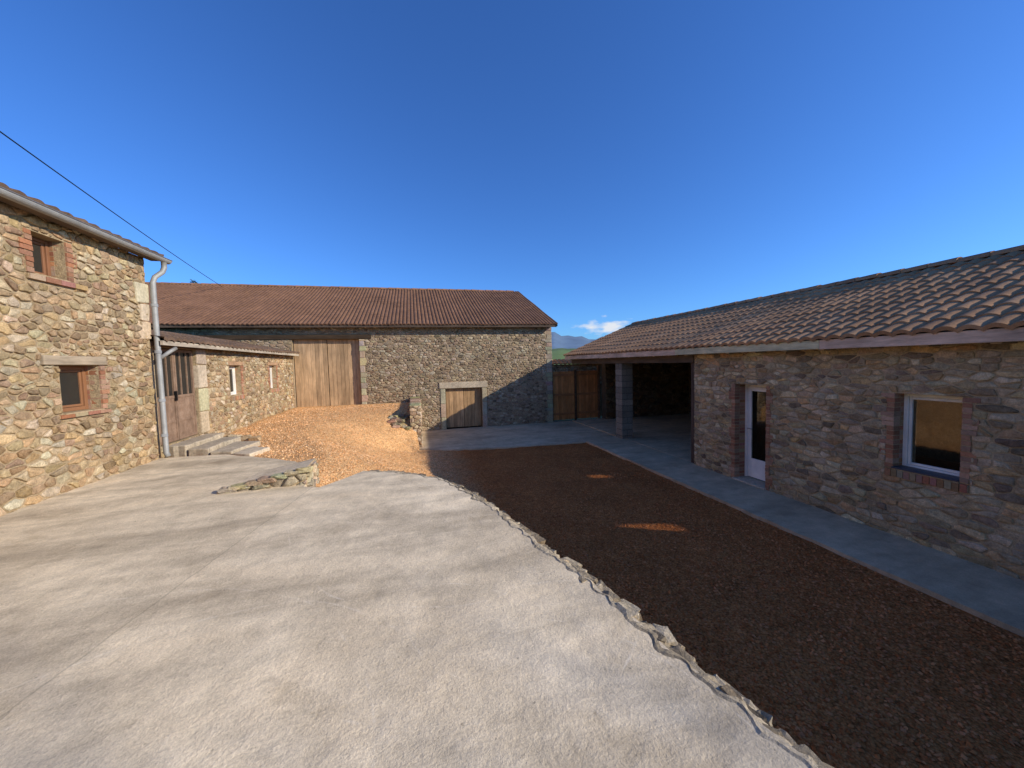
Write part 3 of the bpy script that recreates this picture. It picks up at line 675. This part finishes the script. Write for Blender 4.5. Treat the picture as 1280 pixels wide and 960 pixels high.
# ================================================================== GROUNDS
def structure(o,name=None): o['kind']='structure'; return o
mb=MB(); G=6000; mb.face([(-G,-G,-2.78),(G,-G,-2.78),(G,G,-2.78),(-G,G,-2.78)]); structure(mb.build('ground',[M['grass']]))
def sst(x): x=min(1,max(0,x)); return x*x*(3-2*x)
def lin(x): x=min(1,max(0,x)); return .7*x+.3*x*x*(3-2*x)
def zg(x,y):
    zl=-1.53+.10*sst((y-8)/5)
    t_=sst((y-7)/3.5); xa=-1.6*(1-t_)+-2.8*t_; xb=1.0*(1-t_)+.05*t_
    s=lin((x-xa)/(xb-xa)); z=zl+(YG-zl)*s
    if x<0.0:
        h=lin((y-(11.75+1.0*x))/(1.3-.9*x)); z=z+(zl-z)*h
    elif y>12.6: z=YG-.03
    elif y>11.6: z=min(z,YG+.05*(12.6-y))
    n=mnoise.noise(Vector((x*1.1,y*1.1,0)))*.022+mnoise.noise(Vector((x*4,y*4,3)))*.014
    if y<8: n*=.6
    return z+n
nx=160; ny=260; x0,x1,y0,y1=-4.6,6.3,-5,15.5
V=[(x0+(x1-x0)*i/nx,y0+(y1-y0)*j/ny) for j in range(ny+1) for i in range(nx+1)]
V=[(x,y,zg(x,y)) for x,y in V]
Fc=[(j*(nx+1)+i,j*(nx+1)+i+1,(j+1)*(nx+1)+i+1,(j+1)*(nx+1)+i) for j in range(ny) for i in range(nx)]
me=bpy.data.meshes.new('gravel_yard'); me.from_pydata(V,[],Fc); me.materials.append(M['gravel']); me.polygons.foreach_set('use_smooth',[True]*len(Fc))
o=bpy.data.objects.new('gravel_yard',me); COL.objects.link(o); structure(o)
def slab(name,poly,zt,zb,mat,jit=0,seed=1,sub=.15):
    rnd=random.Random(seed); P=[]
    for i in range(len(poly)):
        a=Vector(poly[i]); b=Vector(poly[(i+1)%len(poly)]); n=max(1,int((b-a).length/sub)) if jit else 1
        for k in range(n):
            p=a.lerp(b,k/n); P.append((p.x+rnd.uniform(-jit,jit),p.y+rnd.uniform(-jit,jit)))
    bm=bmesh.new(); f=bm.faces.new([bm.verts.new((x,y,zt)) for x,y in P])
    r=bmesh.ops.extrude_face_region(bm,geom=[f])
    for v in r['geom']:
        if isinstance(v,bmesh.types.BMVert): v.co.z=zb
    bmesh.ops.recalc_face_normals(bm,faces=bm.faces)
    me=bpy.data.meshes.new(name); bm.to_mesh(me); bm.free(); me.materials.append(mat)
    o=bpy.data.objects.new(name,me); COL.objects.link(o); structure(o)
    return o
edge=[(1.90,-2),(1.62,-.4),(1.44,.4),(1.34,.90),(1.24,1.37),(1.08,2.17),(.86,3.05),(.68,3.78),(.49,4.38),(.26,4.88),(-.055,5.21),(-.40,5.48),(-.76,5.62)]
tp=[(-4.27,-4.5),(2.3,-4.5)]+edge+[(-1.02,5.25),(-1.19,5.02),(-1.42,5.12),(-1.45,6.0),(-1.66,6.33),(-2.2,6.85),(-2.69,7.2),(-3.3,7.6),(-4.33,7.7)]
slab('terrace',tp,TZ,-2.75,M['terrace'],.018,3)
slab('walkway',[(5.36,-5),(6.60,-5),(6.60,11.5),(5.28,11.1)],YG+.055,-2.76,M['apron'],.010,4)
slab('courtyard_apron',[(.0,11.95),(.9,11.62),(2.5,11.3),(4.2,11.15),(5.27,11.11),(6.59,11.51),(6.59,15.40),(.0,15.40)],YG+.03,-2.76,M['apron'],.016,5)
slab('carport_floor',[(6.61,7.75),(12.3,7.75),(12.3,15.3),(6.61,15.3)],YG+.06,-2.76,M['apron'])
rnd=random.Random(99); mb=MB()
oct_v=[(1,0,0),(-1,0,0),(0,1,0),(0,-1,0),(0,0,1),(0,0,-1)]; oct_f=[(0,2,4),(2,1,4),(1,3,4),(3,0,4),(2,0,5),(1,2,5),(3,1,5),(0,3,5)]
PC=[(.88,.50,.215),(.76,.39,.155),(.94,.60,.31),(.64,.32,.13),(.84,.53,.29)]
def in_poly(x,y,P):
    c=False; j=len(P)-1
    for i in range(len(P)):
        if (P[i][1]>y)!=(P[j][1]>y) and x<(P[j][0]-P[i][0])*(y-P[i][1])/(P[j][1]-P[i][1])+P[i][0]: c=not c
        j=i
    return c
cnt=0
while cnt<36000:
    if rnd.random()<.5: x=rnd.uniform(.5,5.3); y=rnd.uniform(.3,11.4)*rnd.uniform(.3,1)
    else: x=rnd.uniform(-4.2,.9); y=rnd.uniform(5,15)
    if in_poly(x,y,tp): continue
    if y>11.3 and x>.0: continue
    r=rnd.uniform(.008,.020); z=zg(x,y); cnt+=1
    yd=min(1,max(0,(x-.2)/1.2)); shade_tint=tuple(1+(q-1)*yd for q in (.66,.40,.29))  # pebbles carry the same painted yard shade
    a=rnd.uniform(0,6.28); ca,sa=math.cos(a),math.sin(a); i=len(mb.v); c0=rnd.choice(PC); f=rnd.uniform(.65,1.12); c=tuple(c0[k]*f*shade_tint[k] for k in range(3))
    sx,sy,sz=r*rnd.uniform(.7,1.3),r*rnd.uniform(.7,1.3),r*rnd.uniform(.5,.9)
    tl=rnd.uniform(-.5,.5)
    for v in oct_v:
        px,py,pz=v[0]*sx,v[1]*sy,v[2]*sz+v[0]*sx*tl; mb.v.append((x+px*ca-py*sa,y+px*sa+py*ca,z+sz*.3+pz))
    for f in oct_f: mb.f.append(tuple(i+k for k in f)); mb.m.append(0); mb.c.append(c); mb.sm.append(False)
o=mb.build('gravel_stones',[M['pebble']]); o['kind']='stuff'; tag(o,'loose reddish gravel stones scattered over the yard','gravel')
# terrace retaining wall: continuous rough edge of embedded stones and mortar
rnd=random.Random(123); mb=MB()
RC=[(.42,.34,.23),(.34,.27,.18),(.50,.41,.28),(.27,.215,.145),(.38,.29,.185)]
pts=[]
for i in range(len(edge)-1):
    a=Vector(edge[i]);b=Vector(edge[i+1]); pts.append((a,b))
dense=[]
for a,b in pts:
    n=max(1,int((b-a).length/.025)); nrm=Vector(((b-a).y,-(b-a).x)).normalized()
    for k in range(n): dense.append((a.lerp(b,k/n),nrm))
ringp=[]
for k,(p,nr_) in enumerate(dense):
    w=.06+.04*mnoise.noise(Vector((p.x*6,p.y*6,1)))+.035*mnoise.noise(Vector((p.x*21,p.y*21,1))); h=.012*mnoise.noise(Vector((p.x*16,p.y*16,4)))
    i0=p-nr_*(.04+.08*mnoise.noise(Vector((p.x*9,p.y*9,7)))); o0=p+nr_*w; o1=p+nr_*(w+.02)
    h2=.008*mnoise.noise(Vector((p.x*28,p.y*28,14)))
    ringp.append([(i0.x,i0.y,TZ-.004),(i0.x*.75+o0.x*.25,i0.y*.75+o0.y*.25,TZ+.004+abs(h2)),(i0.x*.4+o0.x*.6,i0.y*.4+o0.y*.6,TZ-.004+h),(o0.x,o0.y,TZ-.03+h),(o1.x,o1.y,TZ-.14+h),(o1.x+nr_.x*.03,o1.y+nr_.y*.03,-2.7)])
for k in range(len(ringp)-1):
    for j in range(5):
        mb.face([ringp[k][j],ringp[k+1][j],ringp[k+1][j+1],ringp[k][j+1]],1,(1,1,1),False)
for row,zc in enumerate((-1.520,-1.545,-1.66,-1.86,-2.07,-2.28,-2.5)):
    for a,b in pts:
        L=(b-a).length; t=rnd.uniform(0,.1); nrm=Vector(((b-a).y,-(b-a).x)).normalized(); ang=math.atan2((b-a).y,(b-a).x)
        while t<L:
            w=rnd.uniform(.05,.14) if row<2 else rnd.uniform(.12,.2)
            off=(rnd.uniform(.0,.05) if row==0 else (rnd.uniform(.05,.09) if row==1 else .055+.01*row))
            p=a+(b-a)*(t/L)+nrm*off
            k=rnd.uniform(.7,1.15)
            mb.rock((p.x,p.y,zc+(rnd.uniform(-.008,.010) if row<2 else rnd.uniform(-.02,.02))),(w*.6,w*.42,rnd.uniform(.038,.048) if row<2 else .11),rnd,tuple(x*k for x in rnd.choice(RC)),0,.45,.25,False,ang+rnd.uniform(-.35,.35))
            t+=w*(1.0 if row<2 else 1.1)*rnd.uniform(.9,1.6)
o=mb.build('retaining_wall',[M['stone'],M['mortar_pale']]); tag(o,'rough fieldstone retaining wall edging the concrete terrace','wall')
mb=MB(); rnd=random.Random(5)
lo=[(-2.32,5.20),(-1.40,5.26),(-1.42,5.80),(-2.05,5.72)]; zt=[-1.43,-1.27,-1.27,-1.37]
for i in range(4):
    j=(i+1)%4; mb.face([(*lo[i],-1.75),(*lo[j],-1.75),(*lo[j],zt[j]),(*lo[i],zt[i])],2)
mb.face([(*lo[i],zt[i]) for i in range(4)],1,(1,1,1))
Fa=frame((*lo[0],0),(.065,-1,0)); rubble(mb,Fa,.92,-1.75,-1.295,.22,.12,7,[(0,.32,-1.40,-1),(.32,.64,-1.35,-1)],CUT,.012,.04,0)
Fa=frame((*lo[1],0),(1,.04,0)); rubble(mb,Fa,.54,-1.75,-1.285,.22,.12,8,[],CUT,.012,.04,0)
for k in range(7):
    t=k/6; mb.rock((-2.25+.83*t,5.215+.05*t,-1.445+.155*t),(.10,.06,.032),rnd,tuple(x*rnd.uniform(.8,1.1) for x in rnd.choice(CUT)),0,.45,.2,False,.08)
o=mb.build('low_stone_wall',[M['stone'],M['terrace'],M['mortar_grey']]); tag(o,'low stub of stone wall capped with concrete at terrace edge','wall')
RW=thing('ramp_wall',(-.05,14,YG),'short dry stone wall holding back the gravel ramp','wall')
PAL_W=[tuple(min(.8,x*1.3) for x in c) for c in PAL_B]
mb=MB(); F=frame((.12,12.3,0),(1,0,0))
ZW=-1.27
backing(mb,F,3.03,-2.75,ZW,[],.34); rubble(mb,F,3.03,-2.75,ZW-.01,.2,.11,91,[],PAL_W,.014,.024)
F=frame((-.22,12.3,0),(0,-1,0)); rubble(mb,F,.34,-2.75,ZW-.01,.2,.11,92,[],PAL_W,.014,.024)
rnd=random.Random(6); y=12.32
while y<15.3:
    l=rnd.uniform(.25,.42); mb.rock((-.05,y+l/2,ZW+.0),(.19,l*.5,.035),rnd,tuple(x*rnd.uniform(.8,1.1) for x in rnd.choice(PAL_W)),1,.4,.12,False,0); y+=l
mb.build('masonry',[M['mortar_warm'],M['stone']],RW)
mb=MB(); 
for k in range(26):
    t=rnd.random(); x=-.30-.55*rnd.random(); y=12.2+.5*t-.25*abs(x+.3); s=rnd.uniform(.06,.11)
    mb.rock((x,y,zg(x,y)+.0),(s*1.3,s*.9,s*.5),rnd,tuple(q*rnd.uniform(.6,.9) for q in rnd.choice(PAL_B)),0,.45,.28,False)
mb.build('rubble_end',[M['stone']],RW)
ST=thing('stone_steps',(-3.6,8.4,TZ),'worn stone steps leading up to the rusty door','steps')
rnd=random.Random(15)
def stepstone(poly,zt,zb,name,c=(.52,.42,.29)):
    o=slab(name,poly,zt,zb,M['cutstone'],.022,rnd.randint(1,99),.10); del o['kind']
    at=o.data.color_attributes.new('Col','FLOAT_COLOR','CORNER'); k=rnd.uniform(.85,1.1)
    at.data.foreach_set('color',np.tile(np.array([c[0]*k,c[1]*k,c[2]*k,1],dtype=np.float32),len(o.data.loops)))
    b=o.modifiers.new('b','BEVEL'); b.width=.02; b.segments=2
    par(o,ST)
stepstone([(-4.30,7.85),(-3.98,7.82),(-3.94,9.15),(-4.30,9.15)],-1.30,-1.8,'upper_step')
stepstone([(-3.96,7.80),(-3.60,7.75),(-3.62,8.35),(-3.93,8.4)],-1.37,-1.8,'middle_step')
stepstone([(-3.95,8.43),(-3.62,8.39),(-3.56,8.98),(-3.91,9.0)],-1.375,-1.8,'middle_step',(.46,.38,.27))
stepstone([(-3.57,7.72),(-3.22,7.62),(-3.10,8.55),(-3.57,8.7)],-1.43,-1.8,'lower_step')
stepstone([(-3.18,7.60),(-2.85,7.42),(-2.72,7.95),(-3.10,8.2)],-1.46,-1.8,'flagstone')
mb=MB(); 
for k in range(5):
    x=-4.15+.2*k; mb.rock((x,9.22-.05*k,-1.40-.02*k),(.12,.08,.08),rnd,rnd.choice(PAL_L),0,.45,.2,False,0)
mb.build('step_kerb',[M['stone']],ST)

GA=thing('wooden_gate',(6.9,15.45,YG),'brown double wooden gate closing the yard beside the barn','gate')
F=frame((5.76,15.50,0),(0,-1,0))
planks(F,.05,1.07,YG+.08,-.42,0,.12,(.52,.22,.075),95,'gate_leaf',GA,var=.2)
planks(F,1.17,2.20,YG+.08,-.42,0,.12,(.48,.20,.07),96,'gate_leaf',GA,var=.2)
mb=MB()
for a,b in ((.05,1.07),(1.17,2.20)):
    for z in (YG+.3,-1.5,-.62): mb.fbox(F,a+.01,b-.01,z,z+.10,.005,.035,0,(.38,.165,.065))
mb.fbox(F,0,.045,YG,-.2,-.05,.04,0,(.16,.09,.05)); mb.fbox(F,2.205,2.30,YG,-.2,-.05,.05,0,(.16,.09,.05)); mb.fbox(F,1.08,1.16,YG,-.36,-.06,.045,0,(.12,.07,.04))
mb.build('gate_frame',[M['woodh']],GA,.004)
GW=thing('garden_wall',(7,16.4,YG),'low wall with clay tile coping behind the wooden gate','wall')
mb=MB(); F=frame((5.8,16.3,0),(0,-1,0)); backing(mb,F,3.2,YG,-.12,[],.3); rubble(mb,F,3.2,-1.2,-.12,.22,.13,97,[],PAL_L); mb.build('masonry',[M['mortar_warm'],M['stone']],GW)
tiled('coping',(5.75,16.15,-.12),(1,0,0),(0,1,.45),3.3,.5,M['tile_grey'],GW,per=.2,row=.25,seed=20)

# ================================================================== TREES
def bare_tree(loc,h,seed,spread=.5,label='leafless deciduous tree with bare branches',lv=5,thick=.017,minr=.006):
    rnd=random.Random(seed); mb=MB(); tb=MB()
    def grow(p,d,L,r,lev,out):
        n=3; pts=[p]; rr=[r]; q=p.copy(); dd=d.copy()
        for i in range(n):
            dd=(dd+Vector((rnd.uniform(-.16,.16),rnd.uniform(-.16,.16),rnd.uniform(-.05,.14)))).normalized(); q=q+dd*(L/n); pts.append(q.copy()); rr.append(r*(1-.4*(i+1)/n))
        out.tube(pts,rr,6 if lev<2 else 3,0,(.16,.13,.10),cap=False)
        if lev>=lv: return
        k=rnd.choice([3,4]) if lev<4 else rnd.choice([2,3])
        for j in range(k):
            f=rnd.uniform(.45,1) if j else 1; s=pts[min(n,max(1,round(f*n)))]
            an=rnd.uniform(0,6.28); sp=rnd.uniform(.35,.85)*spread*1.6
            e=Vector((math.cos(an),math.sin(an),0)); nd=(dd+e*sp+Vector((0,0,.12))).normalized()
            grow(s,nd,L*rnd.uniform(.6,.8),max(minr,rr[-1]*rnd.uniform(.55,.8)),lev+1,mb)
    T=thing('bare_tree',loc,label,'tree','bare trees around the yard')
    grow(Vector(loc),Vector((0,0,1)),h*.32,h*thick,0,tb)
    tb.build('trunk',[M['bark']],T); mb.build('crown',[M['bark']],T)
bare_tree((15.0,5.25,-2.75),8.2,9,.5,lv=6,thick=.012,minr=.004)
bare_tree((13.6,-7.6,-2.75),11.5,11,.6,lv=4,thick=.010)
bare_tree((16.2,-9.8,-2.75),13.5,12,.6,lv=4,thick=.010)
CT=thing('conifer_tree',(-25,53,-2.75),'distant dark conifer rising behind the barn roof','tree')
mb=MB(); mb.tube([(-25,53,-2.75),(-25,53,10.4)],[.25,.03],8,0,(.12,.09,.07)); mb.build('trunk',[M['bark']],CT)
mb=MB(); rnd=random.Random(3)
for k in range(1600):
    f=rnd.random()**.7; z=10.9-f*12; r=.1+f*2.4*rnd.random()**.5; a=rnd.uniform(0,6.28); p=Vector((-25+r*math.cos(a),53+r*math.sin(a),z-.3*r)); s=.28
    mb.face([p+Vector((rnd.uniform(-s,s),rnd.uniform(-s,s),rnd.uniform(-s,s)*.5)) for _ in range(3)])
mb.build('crown',[M['leaf']],CT)
def ridge(name,dist,az0,az1,h,seed,mat,base=-3,fr=3.,depth=1.5):
    mb=MB(); n=160; V=[]
    for i in range(n+1):
        az=az0+(az1-az0)*i/n; hh=h(az)+ (mnoise.noise(Vector((az*fr,seed,0)))+.5*mnoise.noise(Vector((az*fr*3,seed,0)))+.25*mnoise.noise(Vector((az*fr*9,seed,0))))*h(az)*.35
        r=math.radians(az)
        for (dd,hf) in ((dist,0),(dist*(1+depth*.4),.6),(dist*(1+depth*.7),1),(dist*(1+depth),.5)):
            V.append((math.sin(r)*dd,math.cos(r)*dd,base+(hh-base)*hf))
    mb.v=V
    for i in range(n):
        for k in range(3):
            a=i*4+k; mb.f.append((a,a+4,a+5,a+1)); mb.m.append(0); mb.c.append((1,1,1)); mb.sm.append(True)
    o=mb.build(name,[mat]); structure(o)
ridge('field_hill',90,-60,70,lambda a:5.2,1,M['field'],-3,.12,1.2)
ridge('mountain',2000,-80,80,lambda a:190+30*math.exp(-((a-23)/3)**2),5,M['hill'],-20,.22,.9)

pts=[]; a=Vector((-5.15,3.0,3.86)); b=Vector((-8.6,20.6,3.93))
for i in range(25):
    t=i/24; p=a.lerp(b,t); p.z-=.22*4*t*(1-t)*.5; pts.append(p)
mb=MB(); mb.tube(pts,[.011]*25,6,0,(.02,.02,.02)); o=mb.build('overhead_cable',[M['blackmetal']]); tag(o,'thin black overhead cable running to the barn roof','cable')

# ================================================================== LIGHT / WORLD
sd_=Vector((1,-.55,.495)).normalized()
el=math.asin(sd_.z); az=math.atan2(sd_.x,sd_.y)
sun=bpy.data.lights.new('sun','SUN'); sun.energy=5.0; sun.angle=math.radians(.6); sun.color=(1,.925,.80)
so=bpy.data.objects.new('sun',sun); COL.objects.link(so); so.rotation_euler=(-sd_).to_track_quat('-Z','Y').to_euler(); so.location=sd_*40
w=bpy.data.worlds.new('World'); S.world=w; w.use_nodes=True; nt=w.node_tree; bg=nt.nodes['Background']
sky=nt.nodes.new('ShaderNodeTexSky'); sky.sky_type='NISHITA'; sky.sun_disc=False; sky.sun_elevation=el; sky.sun_rotation=az; sky.altitude=300; sky.air_density=1.0; sky.dust_density=.5; sky.ozone_density=1.3
bg.inputs['Strength'].default_value=.107
tc=nt.nodes.new('ShaderNodeTexCoord')
def wm(op,*a,clamp=False):
    x=nt.nodes.new('ShaderNodeMath'); x.operation=op; x.use_clamp=clamp
    for i,v in enumerate(a):
        if isinstance(v,(int,float)): x.inputs[i].default_value=v
        else: nt.links.new(v,x.inputs[i])
    return x.outputs[0]
cd=Vector((.498,.905,.088)).normalized()
sub=nt.nodes.new('ShaderNodeVectorMath'); sub.operation='SUBTRACT'; nt.links.new(tc.outputs['Generated'],sub.inputs[0]); sub.inputs[1].default_value=cd
mul=nt.nodes.new('ShaderNodeVectorMath'); mul.operation='MULTIPLY'; nt.links.new(sub.outputs[0],mul.inputs[0]); mul.inputs[1].default_value=(15,15,48)
le=nt.nodes.new('ShaderNodeVectorMath'); le.operation='LENGTH'; nt.links.new(mul.outputs[0],le.inputs[0])
mp=nt.nodes.new('ShaderNodeMapping'); mp.inputs['Scale'].default_value=(22,22,60); nt.links.new(tc.outputs['Generated'],mp.inputs[0])
no=nt.nodes.new('ShaderNodeTexNoise'); no.inputs['Scale'].default_value=1.; no.inputs['Detail'].default_value=8; nt.links.new(mp.outputs[0],no.inputs['Vector'])
msk=wm('SUBTRACT',wm('MULTIPLY',no.outputs['Fac'],2.5),wm('ADD',wm('MULTIPLY',le.outputs['Value'],.8),.45))
msk=wm('MULTIPLY',msk,1.6,clamp=True)
mx=nt.nodes.new('ShaderNodeMix'); mx.data_type='RGBA'; nt.links.new(msk,mx.inputs[0])
tn=nt.nodes.new('ShaderNodeMix'); tn.data_type='RGBA'; tn.blend_type='MULTIPLY'; tn.inputs[0].default_value=1; nt.links.new(sky.outputs[0],tn.inputs[6]); tn.inputs[7].default_value=(.46,.95,1.82,1)
nt.links.new(tn.outputs[2],mx.inputs[6]); mx.inputs[7].default_value=(7.2,7.6,8.3,1)
nt.links.new(mx.outputs[2],bg.inputs['Color'])

# ================================================================== CAMERA
cam=bpy.data.cameras.new('camera'); cam.sensor_width=36; cam.lens=13.22; cam.clip_end=20000; cam.clip_start=.05
co=bpy.data.objects.new('camera',cam); COL.objects.link(co)
p=math.atan(26/470); r0=Vector((.969,-.248,0)).normalized(); f=Vector((.248*math.cos(p),.969*math.cos(p),-math.sin(p))).normalized(); u0_=r0.cross(f).normalized()
ro=.026; R=(r0-ro*u0_).normalized(); U=(u0_+ro*r0).normalized()
co.matrix_world=Matrix(((R.x,U.x,-f.x,0),(R.y,U.y,-f.y,0),(R.z,U.z,-f.z,0),(0,0,0,1)))
S.camera=co
S.view_settings.view_transform='Standard'; S.view_settings.look='None'; S.view_settings.exposure=0
